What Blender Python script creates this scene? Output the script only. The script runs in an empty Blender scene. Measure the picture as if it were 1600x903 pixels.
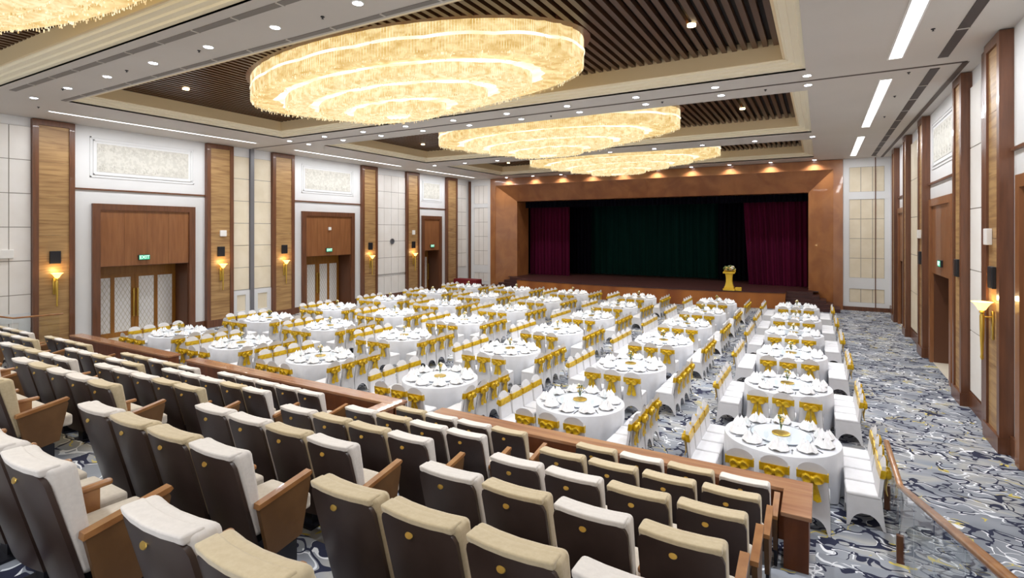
import bpy, bmesh, math, random
from mathutils import Vector, Matrix
random.seed(7)
PI = math.pi
sc = bpy.context.scene
col = sc.collection

# ------------------------------------------------------------------ helpers
def lin(c):
    out = []
    for v in c:
        v /= 255.0
        out.append(v / 12.92 if v <= 0.04045 else ((v + 0.055) / 1.055) ** 2.4)
    return tuple(out)

class MB:
    """collects faces, builds ONE mesh object"""
    def __init__(s):
        s.v = []; s.f = []; s.m = []; s.mi = 0
    def add(s, vs, fs, M=None):
        o = len(s.v)
        for p in vs:
            p = Vector(p)
            if M is not None: p = M @ p
            s.v.append(tuple(p))
        for f in fs:
            s.f.append(tuple(o + i for i in f)); s.m.append(s.mi)
    def box(s, x0, x1, y0, y1, z0, z1, M=None):
        s.add([(x0,y0,z0),(x1,y0,z0),(x1,y1,z0),(x0,y1,z0),(x0,y0,z1),(x1,y0,z1),(x1,y1,z1),(x0,y1,z1)],
              [(0,3,2,1),(4,5,6,7),(0,1,5,4),(1,2,6,5),(2,3,7,6),(3,0,4,7)], M)
    def bbox(s, x0, x1, y0, y1, z0, z1, b=0.02, seg=2, fn=None, M=None, cuts=0):
        bm = bmesh.new()
        bmesh.ops.create_cube(bm, size=1)
        for v in bm.verts:
            v.co = Vector((x0 + (v.co.x+.5)*(x1-x0), y0 + (v.co.y+.5)*(y1-y0), z0 + (v.co.z+.5)*(z1-z0)))
        if cuts:
            bmesh.ops.subdivide_edges(bm, edges=bm.edges[:], cuts=cuts, use_grid_fill=True)
            es = [e for e in bm.edges if len(e.link_faces) == 2 and e.link_faces[0].normal.dot(e.link_faces[1].normal) < .5]
            bm.normal_update()
            es = [e for e in bm.edges if e.calc_face_angle(0) > 1]
        else:
            es = bm.edges[:]
        bmesh.ops.bevel(bm, geom=es, offset=b, segments=seg, profile=.5, affect='EDGES', clamp_overlap=True)
        if fn:
            for v in bm.verts: v.co = Vector(fn(*v.co))
        bm.verts.index_update()
        s.add([v.co[:] for v in bm.verts], [tuple(v.index for v in f.verts) for f in bm.faces], M)
        bm.free()
    def lathe(s, prof, n=24, M=None, sx=1, sy=1, cap0=True, cap1=True, rfn=None):
        vs = []; fs = []
        for k, (r, z) in enumerate(prof):
            for i in range(n):
                a = 2*PI*i/n
                rr = r if rfn is None else rfn(r, z, a, k)
                vs.append((rr*math.cos(a)*sx, rr*math.sin(a)*sy, z))
        for k in range(len(prof)-1):
            for i in range(n):
                j = (i+1) % n
                fs.append((k*n+i, k*n+j, (k+1)*n+j, (k+1)*n+i))
        if cap0: fs.append(tuple(reversed(range(n))))
        if cap1: fs.append(tuple((len(prof)-1)*n + i for i in range(n)))
        s.add(vs, fs, M)
    def prism(s, pts, d0, d1, axis='x', M=None):
        """pts: 2D outline, extruded along axis between d0 and d1"""
        n = len(pts); vs = []
        for d in (d0, d1):
            for a, b in pts:
                vs.append({'x': (d,a,b), 'y': (a,d,b), 'z': (a,b,d)}[axis])
        fs = [tuple(range(n)), tuple(n+i for i in reversed(range(n)))]
        for i in range(n):
            j = (i+1) % n
            fs.append((i, n+i, n+j, j))
        s.add(vs, fs, M)
    def bar(s, p, q, w, h):
        p, q = Vector(p), Vector(q); d = (q-p); L = d.length; d.normalize()
        side = d.cross(Vector((0,0,1)))
        if side.length < 1e-4: side = Vector((1,0,0))
        side.normalize(); up = side.cross(d)
        M = Matrix((( side.x, d.x, up.x, p.x),(side.y, d.y, up.y, p.y),(side.z, d.z, up.z, p.z),(0,0,0,1)))
        s.bbox(-w/2, w/2, 0, L, -h/2, h/2, min(w,h)*.3, 2, M=M)
    def build(s, name, mats, parent=None, smooth=False, loc=None):
        me = bpy.data.meshes.new(name)
        me.from_pydata(s.v, [], s.f)
        if not isinstance(mats, (list, tuple)): mats = [mats]
        for m in mats: me.materials.append(m)
        if len(mats) > 1: me.polygons.foreach_set('material_index', s.m)
        bm = bmesh.new(); bm.from_mesh(me)
        bmesh.ops.recalc_face_normals(bm, faces=bm.faces[:]); bm.to_mesh(me); bm.free()
        if smooth:
            me.polygons.foreach_set('use_smooth', [True]*len(me.polygons))
            try: me.set_sharp_from_angle(angle=math.radians(50))
            except Exception: pass
        me.update()
        o = bpy.data.objects.new(name, me); col.objects.link(o)
        if parent is not None: o.parent = parent
        if loc: o.location = loc
        return o

def tag(o, label=None, cat=None, group=None, kind=None):
    if label: o['label'] = label
    if cat: o['category'] = cat
    if group: o['group'] = group
    if kind: o['kind'] = kind
    return o
def thing(name, label, cat, loc=(0,0,0), rz=0, group=None):
    o = bpy.data.objects.new(name, None); col.objects.link(o)
    o.location = loc; o.rotation_euler = (0,0,rz); o.empty_display_size = .2
    return tag(o, label, cat, group)
def kids(o): return [c for c in bpy.data.objects if c.parent == o]
def dup(src, loc, rz, label, group=None, cache={}):
    if src.name not in cache:
        cache[src.name] = [(c, kids(c)) for c in kids(src)]
    r = src.copy(); col.objects.link(r); r.location = loc; r.rotation_euler = (0,0,rz)
    r['label'] = label
    if group: r['group'] = group
    for c, gs in cache[src.name]:
        d = c.copy(); col.objects.link(d); d.parent = r
        for g in gs:
            e = g.copy(); col.objects.link(e); e.parent = d
    return r
ORD = ['first','second','third','fourth','fifth','sixth','seventh','eighth','ninth','tenth','eleventh','twelfth']

# ------------------------------------------------------------------ materials
def mat(name, c, rough=.5, metal=0., spec=.5, emit=None, es=0., coat=0., sheen=0.):
    m = bpy.data.materials.new(name); m.use_nodes = True
    b = m.node_tree.nodes['Principled BSDF']
    b.inputs['Base Color'].default_value = (*lin(c), 1)
    b.inputs['Roughness'].default_value = rough
    b.inputs['Metallic'].default_value = metal
    b.inputs['Specular IOR Level'].default_value = spec
    b.inputs['Coat Weight'].default_value = coat
    b.inputs['Sheen Weight'].default_value = sheen
    if emit:
        b.inputs['Emission Color'].default_value = (*lin(emit), 1)
        b.inputs['Emission Strength'].default_value = es
    return m
def N(m, t, **kw):
    n = m.node_tree.nodes.new(t)
    for k, v in kw.items(): setattr(n, k, v)
    return n
def L(m, a, b): m.node_tree.links.new(a, b)
def ramp(m, fac, stops, interp='LINEAR'):
    r = N(m, 'ShaderNodeValToRGB'); r.color_ramp.interpolation = interp
    e = r.color_ramp.elements
    while len(e) > 1: e.remove(e[0])
    e[0].position = stops[0][0]; e[0].color = (*lin(stops[0][1]), 1)
    for p, c in stops[1:]:
        x = e.new(p); x.color = (*lin(c), 1)
    L(m, fac, r.inputs['Fac']); return r
def pos_map(m, scale, rot=(0,0,0), obj=False):
    if obj:
        t = N(m, 'ShaderNodeTexCoord').outputs['Object']
    else:
        t = N(m, 'ShaderNodeNewGeometry').outputs['Position']
    mp = N(m, 'ShaderNodeMapping'); mp.inputs['Scale'].default_value = scale; mp.inputs['Rotation'].default_value = rot
    L(m, t, mp.inputs['Vector']); return mp.outputs['Vector']
def noisy(name, c1, c2, scale=(4,4,4), rough=.5, detail=4, bump=0., lo=.35, hi=.65, dist=0., obj=False, **kw):
    m = mat(name, c1, rough, **kw); b = m.node_tree.nodes['Principled BSDF']
    n = N(m, 'ShaderNodeTexNoise'); n.inputs['Scale'].default_value = 1; n.inputs['Detail'].default_value = detail
    n.inputs['Distortion'].default_value = dist
    L(m, pos_map(m, scale, obj=obj), n.inputs['Vector'])
    r = ramp(m, n.outputs['Fac'], [(lo, c1), (hi, c2)])
    L(m, r.outputs['Color'], b.inputs['Base Color'])
    if bump:
        bp = N(m, 'ShaderNodeBump'); bp.inputs['Strength'].default_value = bump; bp.inputs['Distance'].default_value = .02
        L(m, n.outputs['Fac'], bp.inputs['Height']); L(m, bp.outputs['Normal'], b.inputs['Normal'])
    return m

WHITE = noisy('white_plaster', (220,220,220), (226,226,226), (.6,.6,.6), .55)
CEIL = noisy('ceiling_paint', (200,194,186), (205,199,191), (.4,.4,.4), .6)
CREAM = mat('cream_moulding', (244,234,206), .5)
FASCIA = mat('coffer_fascia', (230,208,166), .5)
TILEW = noisy('pale_wall_tile', (228,223,217), (234,230,225), (1.2,1.2,1.2), .6)
TILEB = noisy('beige_fabric_panel', (222,209,183), (229,217,194), (2,2,2), .7)
GROUT = mat('tile_joint', (150,142,134), .8)
DKWOOD = noisy('dark_red_wood', (94,58,38), (112,70,46), (14,14,1.2), .35, coat=.2)
DOORWOOD = noisy('transom_veneer', (130,82,48), (146,96,58), (10,10,1.0), .35, detail=5, coat=.2)
LEAFWOOD = noisy('door_leaf_wood', (142,92,28), (156,104,36), (12,12,1.2), .35)
JAMB = mat('dark_jamb_wood', (92,56,36), .4)
PANELWOOD = noisy('horizontal_grain_wood', (138,102,64), (178,142,94), (.9,.9,11), .45, detail=6, lo=.3, hi=.62, dist=.6)
STAGEWOOD = noisy('proscenium_veneer', (142,90,54), (166,110,66), (1.1,1.1,.8), .3, detail=3, coat=.3, dist=.8)
STAGEFRONT = noisy('stage_front_wood', (134,72,28), (172,104,42), (.9,.2,.2), .35, detail=1, coat=.2)
STAGEFLOOR = noisy('stage_floor_boards', (60,32,30), (72,40,36), (3,20,3), .4)
CAPWOOD = noisy('parapet_cap_wood', (146,98,70), (172,126,90), (.8,9,2), .22, detail=3, coat=.4)
PARWOOD = noisy('parapet_panel_wood', (104,56,28), (122,68,36), (8,8,1.5), .4)
ARMWOOD = noisy('armrest_wood', (140,92,52), (164,116,70), (6,6,6), .3, coat=.3, obj=True)
ENDWOOD = noisy('seat_end_panel', (94,64,34), (108,76,44), (5,5,5), .45, obj=True)
SHELL = noisy('brown_seat_shell', (50,36,31), (64,50,45), (3,3,3), .33, obj=True)
FLT = noisy('light_upholstery', (214,207,200), (221,214,207), (40,40,40), .9, bump=.05, obj=True, sheen=.3)
FTN = noisy('tan_upholstery', (190,172,138), (198,181,148), (40,40,40), .9, bump=.05, obj=True, sheen=.3)
FSIDE = noisy('seat_pad_fabric', (200,190,176), (208,198,184), (40,40,40), .9, obj=True)
BLACK = mat('black_plastic', (26,26,30), .5)
STEEL = mat('dark_steel', (46,46,52), .4, .6)
BRASS = mat('brass_plate', (212,176,92), .3, .9)
GOLDM = mat('gold_metal', (216,182,86), .28, .85)
CLOTH = noisy('white_tablecloth', (216,218,224), (222,224,230), (5,5,5), .75, bump=.03, sheen=.2)
SPANDEX = noisy('white_chair_cover', (214,213,215), (220,219,222), (6,6,6), .65, obj=True)
SATIN = noisy('gold_satin', (190,150,14), (222,184,30), (14,14,14), .3, obj=True, metal=.25)
CHINA = mat('white_china', (240,240,242), .15)
NAPKIN = mat('white_napkin', (246,246,248), .8)
GREYRIM = mat('silver_rim', (120,126,138), .3, .5)
LSUS = mat('frosted_glass_turntable', (222,230,238), .12)
CHOP = mat('dark_chopsticks', (58,56,60), .5)
LEAFG = mat('leaf_green', (86,104,44), .6)
FLOWW = mat('ivory_petals', (236,228,206), .7)
FLOWY = mat('yellow_petals', (214,184,90), .7)
DKRED = mat('dark_red_velvet', (112,14,22), .7)
GREYM = mat('grey_metal_track', (130,130,136), .4, .5)
DKTRACK = mat('brown_track', (86,74,66), .6)
VENT = mat('dark_vent', (70,62,60), .6)
VENTG = mat('grey_vent', (128,122,116), .6)
WPLAST = mat('white_plastic', (232,230,226), .4)
SLAT = mat('slat_wood', (80,52,31), .35)
SLATBACK = mat('slat_backing', (30,18,12), .7)
LATTICE = mat('lattice_pattern', (196,190,172), .6)
ROSE = noisy('ornament_relief', (200,197,188), (212,209,200), (9,9,9), .7, bump=.5, detail=6, lo=.45, hi=.55)
THRESH = mat('cream_stone_threshold', (214,204,186), .4)
LINEAR = mat('linear_lamp', (255,255,255), .5, emit=(255,255,255), es=3)
DOWN = mat('downlight_lamp', (255,255,255), .5, emit=(228,236,255), es=25)
SMALLWARM = mat('warm_spot_lamp', (255,230,180), .5, emit=(255,228,176), es=5)
SCON = mat('sconce_glass', (255,220,140), .4, emit=(255,206,110), es=3.0)
GREENS = mat('exit_sign_green', (60,170,130), .4, emit=(70,190,150), es=.55)
SIGNTXT = mat('sign_letters', (240,250,245), .4, emit=(240,255,250), es=.7)

# glass
GLASS = bpy.data.materials.new('clear_glass'); GLASS.use_nodes = True
nt = GLASS.node_tree; nt.nodes.clear()
o_ = nt.nodes.new('ShaderNodeOutputMaterial'); tr = nt.nodes.new('ShaderNodeBsdfTransparent'); gl = nt.nodes.new('ShaderNodeBsdfGlossy')
gl.inputs['Roughness'].default_value = .03; tr.inputs['Color'].default_value = (.95,.97,.97,1)
mx = nt.nodes.new('ShaderNodeMixShader'); fr = nt.nodes.new('ShaderNodeFresnel'); fr.inputs['IOR'].default_value = 1.4
gb = nt.nodes.new('ShaderNodeNewGeometry'); iv = nt.nodes.new('ShaderNodeMath'); iv.operation = 'SUBTRACT'; iv.inputs[0].default_value = 1
ml = nt.nodes.new('ShaderNodeMath'); ml.operation = 'MULTIPLY'
nt.links.new(gb.outputs['Backfacing'], iv.inputs[1]); nt.links.new(iv.outputs[0], ml.inputs[0]); nt.links.new(fr.outputs[0], ml.inputs[1]); nt.links.new(ml.outputs[0], mx.inputs[0]); nt.links.new(tr.outputs[0], mx.inputs[1]); nt.links.new(gl.outputs[0], mx.inputs[2]); nt.links.new(mx.outputs[0], o_.inputs[0])

# curtains
def curtain_mat(name, c1, c2):
    m = mat(name, c1, .95, spec=.1); b = m.node_tree.nodes['Principled BSDF']
    n = N(m, 'ShaderNodeTexNoise'); n.inputs['Scale'].default_value = 1
    L(m, pos_map(m, (4,4,.15)), n.inputs['Vector'])
    r = ramp(m, n.outputs['Fac'], [(.35, c1), (.65, c2)]); L(m, r.outputs['Color'], b.inputs['Base Color'])
    return m
BURG = curtain_mat('burgundy_velvet', (66,10,36), (82,14,46))
GREENC = curtain_mat('dark_green_velvet', (4,36,34), (8,44,40))
BLACKC = curtain_mat('black_velvet', (11,11,22), (15,15,28))

# patterned carpet: grey ground with navy, white and yellow wandering lines
def carpet():
    m = mat('patterned_carpet', (150,154,160), .95); b = m.node_tree.nodes['Principled BSDF']
    def noise(scale, detail=1.0, dist=0., off=(0,0,0), rough=.5):
        mp = N(m, 'ShaderNodeMapping'); mp.inputs['Location'].default_value = off; mp.inputs['Scale'].default_value = scale
        L(m, geo, mp.inputs['Vector'])
        n = N(m, 'ShaderNodeTexNoise'); n.inputs['Scale'].default_value = 1; n.inputs['Detail'].default_value = detail
        n.inputs['Distortion'].default_value = dist; n.inputs['Roughness'].default_value = rough
        L(m, mp.outputs['Vector'], n.inputs['Vector']); return n.outputs['Fac']
    def math_(op, a, bb=None, c=None):
        n = N(m, 'ShaderNodeMath', operation=op)
        for i, v in enumerate((a, bb, c)):
            if v is None: continue
            if isinstance(v, (int, float)): n.inputs[i].default_value = v
            else: L(m, v, n.inputs[i])
        return n.outputs[0]
    geo = N(m, 'ShaderNodeNewGeometry').outputs['Position']
    def lines(val, k, off, width):
        t = math_('MULTIPLY_ADD', val, k, off)
        t = math_('FRACT', t); t = math_('SUBTRACT', t, .5); t = math_('ABSOLUTE', t)
        return math_('LESS_THAN', t, width)
    def mix(fac, a, c):
        n = N(m, 'ShaderNodeMix', data_type='RGBA'); L(m, fac, n.inputs['Factor'])
        for i, v in ((6, a), (7, c)):
            if isinstance(v, tuple): n.inputs[i].default_value = (*lin(v), 1)
            else: L(m, v, n.inputs[i])
        return n.outputs[2]
    def vec(op, a, bb):
        n = N(m, 'ShaderNodeVectorMath', operation=op)
        for i_, v in enumerate((a, bb)):
            if isinstance(v, tuple): n.inputs[i_].default_value = v
            else: L(m, v, n.inputs[i_])
        return n.outputs[0]
    def ncol(scale, amp, off=(0,0,0)):
        mp = N(m, 'ShaderNodeMapping'); mp.inputs['Location'].default_value = off; mp.inputs['Scale'].default_value = scale
        L(m, geo, mp.inputs['Vector']); n = N(m, 'ShaderNodeTexNoise'); n.inputs['Scale'].default_value = 1; n.inputs['Detail'].default_value = 0
        L(m, mp.outputs['Vector'], n.inputs['Vector'])
        return vec('MULTIPLY', vec('SUBTRACT', n.outputs['Color'], (.5,.5,.5)), (amp,amp,0))
    P = vec('MULTIPLY', geo, (2.9,3.9,.6))
    P = vec('ADD', P, ncol((1.5,1.9,1.5), 1.7)); P = vec('ADD', P, ncol((4.6,6.0,5), 1.3, (7,3,1)))
    def edge(off, w):
        v = N(m, 'ShaderNodeTexVoronoi', feature='DISTANCE_TO_EDGE'); v.inputs['Scale'].default_value = 1
        L(m, vec('ADD', P, off), v.inputs['Vector']); return math_('LESS_THAN', v.outputs['Distance'], w)
    base = ramp(m, noise((.8,1.1,.8), 1.5, .6, (3,9,0)), [(.38,(122,126,134)), (.5,(142,146,154)), (.58,(164,163,160)), (.68,(132,139,150))]).outputs['Color']
    gate = lambda off, t: math_('GREATER_THAN', noise((2.2,2.2,2.2), 0, 0, off), t)
    c = mix(math_('MULTIPLY', edge((.1,.16,0), .038), gate((1,8,3), .47)), base, (222,224,228))
    c = mix(math_('MULTIPLY', edge((11.3,5.2,0), .03), gate((4,2,6), .64)), c, (196,178,84))
    c = mix(math_('MULTIPLY', edge((0,0,0), .056), gate((9,1,2), .39)), c, (28,32,58))
    L(m, c, b.inputs['Base Color'])
    return m
CARPET = carpet()

# chandelier crystal: warm emission, uneven like lamps behind strings of beads
def crystal(name, s_lo, s_hi, cwarm, cpale, sc3):
    m = mat(name, (110,96,70), .4); b = m.node_tree.nodes['Principled BSDF']
    n = N(m, 'ShaderNodeTexNoise'); n.inputs['Scale'].default_value = 1; n.inputs['Detail'].default_value = 5; n.inputs['Distortion'].default_value = .6
    L(m, pos_map(m, sc3, obj=True), n.inputs['Vector'])
    r = ramp(m, n.outputs['Fac'], [(.3, cwarm), (.62, cpale)]); L(m, r.outputs['Color'], b.inputs['Emission Color'])
    mr = N(m, 'ShaderNodeMapRange'); mr.inputs['From Min'].default_value = .3; mr.inputs['From Max'].default_value = .7
    mr.inputs['To Min'].default_value = s_lo; mr.inputs['To Max'].default_value = s_hi
    L(m, n.outputs['Fac'], mr.inputs['Value']); L(m, mr.outputs['Result'], b.inputs['Emission Strength'])
    return m
CRYS = crystal('crystal_curtain', .74, 1.0, (248,208,128), (255,238,190), (6,6,9))
CRYSU = crystal('crystal_canopy', .68, .95, (244,196,106), (255,230,168), (4,4,8))
BEAD = crystal('crystal_beads', .62, 1.2, (236,188,104), (255,244,206), (5,5,4))
BAND = crystal('lamp_ring', .95, 1.45, (255,236,184), (255,250,232), (1.0,1.4,1))

# ------------------------------------------------------------------ camera
F = 837.6; YAW = 0.5224; H = 4.1
cam = bpy.data.cameras.new('camera'); co = bpy.data.objects.new('camera', cam); col.objects.link(co)
co.location = (0,0,H); co.rotation_euler = (PI/2, 0, YAW)
cam.sensor_width = 36; cam.lens = F/1600*36; cam.shift_y = -(451.5-360.2)/1600; cam.clip_start = .05; cam.clip_end = 200
sc.camera = co
def proj(X, Y, Z):
    cx = X*math.cos(YAW)+Y*math.sin(YAW); cz = -X*math.sin(YAW)+Y*math.cos(YAW)
    if cz < .1: return None
    return 800+F*cx/cz, 360.2-F*(Z-H)/cz, cz

XL, XR, YE, ZC = -22.5, 3.05, 32.7, 7.8
YB = -2.2
# ------------------------------------------------------------------ structure
def struct(name, mb, m, parent=None, smooth=False):
    o = mb.build(name, m, parent, smooth)
    if parent is None: o['kind'] = 'structure'
    return o
b = MB(); b.box(XL-1.2, XR+1.2, YB, YE+9, -.2, 0); struct('floor', b, CARPET)

def wall_with_openings(x0, x1, ops):
    b = MB(); y = YB
    for (a, c, h) in ops:
        b.box(x0, x1, y, a, 0, ZC); b.box(x0, x1, a, c, h, ZC); y = c
    b.box(x0, x1, y, YE, 0, ZC)
    return b
LD = [(9.31,12.44), (18.2,21.2), (27.5,29.1)]
b = wall_with_openings(XL-1.0, XL, [(a,c,2.8) for a,c in LD]); 
for a,c in LD: b.box(XL-1.3, XL-1.0, a-.2, c+.2, 0, 2.9)
struct('wall_left', b, WHITE)
RD = [(9.3,12.3), (18.15,20.98), (27.2,28.9)]
b = wall_with_openings(XR, XR+1.0, [(a,c,2.8) for a,c in RD])
for a,c in RD: b.box(XR+1.0, XR+1.3, a-.2, c+.2, 0, 2.9)
struct('wall_right', b, WHITE)
# end wall either side of the proscenium
b = MB(); b.box(XL-1, -20.5, YE, YE+.5, 0, ZC); b.box(1.0, XR+1, YE, YE+.5, 0, ZC); struct('wall_stage', b, WHITE)

# ceiling at 7.8 with four coffers
CO = [(-3.0,5.38), (7.0,14.1), (16.15,23.1), (24.9,30.95)]
CX0, CX1 = -18.75, -.3
b = MB()
b.box(XL-1, CX0, YB, YE+.3, ZC, ZC+.12); b.box(CX1, XR+1, YB, YE+.3, ZC, ZC+.12)
prev = None
for i, (a, c) in enumerate(CO):
    if i: b.box(CX0, CX1, CO[i-1][1], a, ZC, ZC+.12)
b.box(CX0, CX1, CO[-1][1], YE+.3, ZC, ZC+.12)
struct('ceiling', b, CEIL)
prof = [(0,7.8),(.0,7.84),(.07,7.86),(.09,7.9),(.2,7.91),(.22,7.95),(.34,7.96),(.36,8.0),(.45,8.01)]
k = 1
for i, (a, c) in enumerate(CO):
    b = MB(); vs = []; fs = []
    for ins, z in prof:
        vs += [(CX0+ins,a+ins,z),(CX1-ins,a+ins,z),(CX1-ins,c-ins,z),(CX0+ins,c-ins,z)]
    for q in range(len(prof)-1):
        for j in range(4): fs.append((q*4+j, q*4+(j+1)%4, (q+1)*4+(j+1)%4, (q+1)*4+j))
    b.add(vs, fs); struct('trim_%d' % k, b, CREAM); k += 1
    e = .45; b = MB(); t = .05
    b.box(CX0+e-t, CX1-e+t, c-e, c-e+t, 8.0, 8.5); b.box(CX0+e-t, CX1-e+t, a+e-t, a+e, 8.0, 8.5)
    b.box(CX0+e-t, CX0+e, a+e-t, c-e+t, 8.0, 8.5); b.box(CX1-e, CX1-e+t, a+e-t, c-e+t, 8.0, 8.5)
    struct('trim_%d' % k, b, FASCIA); k += 1
    b = MB(); b.box(CX0+e, CX1-e, a+e, c-e, 8.5, 8.56); r_ = struct('ceiling_coffer' if i == 0 else 'ceiling_coffer.%03d' % i, b, SLATBACK)
    b = MB(); x = CX0+e+.05
    while x < CX1-e-.1:
        b.box(x, x+.11, a+e, c-e, 8.34, 8.46); x += .222
    tag(b.build('slats', SLAT, r_), kind=None)

# partition track, dark line across and along the right
b = MB(); b.box(XL+.3, 2.78, 15.08, 15.16, ZC-.012, ZC); b.box(2.3, 2.42, 31.9, 31.95, ZC-.012, ZC)
b.add([(2.70,15.1,ZC-.012),(2.82,15.1,ZC-.012),(2.72,32.6,ZC-.012),(2.6,32.6,ZC-.012)], [(0,1,2,3)])
struct('trim_%d' % k, b, DKTRACK); k += 1

# ------------------------------------------------------------------ pilasters
def pilaster(xf, y0, y1, sgn, label):
    """sgn +1: on the left wall facing +X, -1: right wall facing -X"""
    t = thing('pilaster', label, 'pilaster', (xf, (y0+y1)/2, 0))
    w = (y1-y0)/2; d = .0
    def bx(b, x0, x1, *r):
        if sgn < 0: x0, x1 = -x1, -x0
        b.box(x0, x1, *r)
    b = MB(); fw = .16
    bx(b, -.2, .04, -w, -w+fw, .3, 7.78); bx(b, -.2, .04, w-fw, w, .3, 7.78); bx(b, -.2, .04, -w+fw, w-fw, 7.6, 7.78)
    b.build('frame', DKWOOD, t)
    b = MB()
    z = .3; i = 0
    while z < 7.59:
        z2 = min(z+1.217, 7.6); bx(b, -.2, .0, -w+fw, w-fw, z, z2-.006); z = z2
    b.build('wood_panel', PANELWOOD, t)
    b = MB(); bx(b, -.2, .06, -w-.01, w+.01, 0, .3); b.build('plinth', DKWOOD, t)
    return t
LP = [(7.37,8.52),(13.12,14.3),(16.25,17.45),(21.93,23.14),(25.67,26.89),(29.78,31.05)]
ln = ['tall wooden pilaster left of the nearest left-wall double door', 'tall wooden pilaster right of the nearest left-wall double door',
      'tall wooden pilaster left of the second left-wall double door', 'tall wooden pilaster right of the second left-wall double door',
      'narrow-looking wooden pilaster left of the farthest left-wall door', 'wooden pilaster between the farthest left-wall door and stage corner']
for (a, c), l in zip(LP, ln): pilaster(XL+.14, a, c, 1, l)
RP = [(13.0,14.05),(16.1,17.05),(21.6,22.6),(25.5,26.4),(29.3,30.2)]
rn = ['nearest wooden pilaster on the right wall, with glowing wall lamp', 'wooden pilaster on right wall just before the tall doorway with exit sign',
      'wooden pilaster on right wall beyond the doorway with exit sign', 'second farthest wooden pilaster on the right wall', 'farthest wooden pilaster on right wall beside the stage corner']
for (a, c), l in zip(RP, rn): pilaster(2.88, a, c, -1, l)

# ------------------------------------------------------------------ wall panels
def tiles(name, x, y0, y1, z0, z1, ny, nz, sgn, m, mgrout=GROUT, depth=.05, plane='x'):
    b = MB(); b.mi = 0
    def bx(u0, u1, v0, v1, d0, d1):
        if plane == 'x':
            a0, a1 = (x+d0, x+d1) if sgn > 0 else (x-d1, x-d0)
            b.box(a0, a1, u0, u1, v0, v1)
        else: b.box(u0, u1, x-d1, x-d0, v0, v1)
    bx(y0, y1, z0, z1, 0, depth*.7)
    b.mi = 1; g = .012
    for i in range(ny):
        for j in range(nz):
            u0 = y0+(y1-y0)*i/ny; u1 = y0+(y1-y0)*(i+1)/ny; v0 = z0+(z1-z0)*j/nz; v1 = z0+(z1-z0)*(j+1)/nz
            bx(u0+g, u1-g, v0+g, v1-g, 0, depth)
    o = b.build(name, [mgrout, m]); o['kind'] = 'structure'; return o
def T(): 
    global k; k += 1; return 'trim_%d' % (k-1)
tiles(T(), XL, -1.0, 7.37, .92, 7.5, 15, 6, 1, TILEW)
tiles(T(), XL, 14.32, 15.12, 1.45, 7.4, 1, 6, 1, TILEB); tiles(T(), XL, 15.34, 16.23, 1.45, 7.4, 1, 6, 1, TILEB)
tiles(T(), XL, 23.16, 25.65, 1.5, 7.4, 4, 6, 1, TILEW); tiles(T(), XL, 23.16, 25.65, .3, 1.38, 4, 1, 1, TILEW)
tiles(T(), XL, 31.1, 32.3, 1.5, 7.4, 2, 6, 1, TILEW)
tiles(T(), XR, 14.1, 16.05, .4, 7.4, 2, 5, -1, TILEW); tiles(T(), XR, 22.65, 25.45, .4, 7.4, 3, 5, -1, TILEB)
tiles(T(), XR, 2.0, 7.4, .4, 7.4, 4, 5, -1, TILEW)
# dado panels, left wall between second and third pilasters
def framed(x, y0, y1, z0, z1, sgn, infill, fw=.2, d=.06):
    b = MB(); b.mi = 0
    def bx(*r, d0=0, d1=d):
        a0, a1 = (x+d0, x+d1) if sgn > 0 else (x-d1, x-d0)
        b.box(a0, a1, *r)
    bx(y0, y0+fw, z0, z1); bx(y1-fw, y1, z0, z1); bx(y0+fw, y1-fw, z0, z0+fw); bx(y0+fw, y1-fw, z1-fw, z1)
    b.mi = 1; bx(y0+fw, y1-fw, z0+fw, z1-fw, d0=0, d1=d*.4)
    o = b.build(T(), [WHITE, infill]); o['kind'] = 'structure'
framed(XL, 14.32, 15.14, .3, 1.42, 1, TILEB); framed(XL, 15.34, 16.23, .3, 1.42, 1, TILEB)
framed(XL, 5.2, 7.35, .3, 1.42, 1, TILEW, .3)
b = MB(); b.box(XL, XL+.12, 15.14, 15.32, 0, ZC); struct(T(), b, GREYM)                    # partition jamb
b = MB(); b.box(XR-.12, XR, 14.5, 14.7, 0, ZC); struct(T(), b, DKWOOD)
b = MB(); b.box(-22.45, -22.3, YE-.12, YE, 0, 7.7); struct(T(), b, DKWOOD)
# end wall panels (facing -Y)
def endpanel(x0, x1, cells, nx, m):
    b = MB(); b.mi = 0
    y = YE; b.box(x0, x0+.26, y-.07, y, 0, ZC); b.box(x1-.26, x1, y-.07, y, 0, ZC)
    zs = [0]
    for z0, z1 in cells: zs += [z0, z1]
    zs.append(ZC)
    for q in range(0, len(zs), 2): b.box(x0+.26, x1-.26, y-.07, y, zs[q], zs[q+1])
    o = b.build(T(), WHITE); o['kind'] = 'structure'
    for z0, z1 in cells: tiles(T(), y, x0+.26, x1-.26, z0, z1, nx, max(1, int((z1-z0)/.95)), 1, m, plane='y', depth=.03)
endpanel(-22.25, -20.55, [(.42,1.05),(1.6,5.75),(6.05,7.35)], 3, TILEW)
endpanel(1.02, 3.04, [(.42,1.12),(1.68,5.7),(6.08,7.35)], 3, TILEB)
b = MB(); b.box(2.38, 2.42, YE-.09, YE-.07, 0, 7.8); struct(T(), b, DKWOOD)
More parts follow.
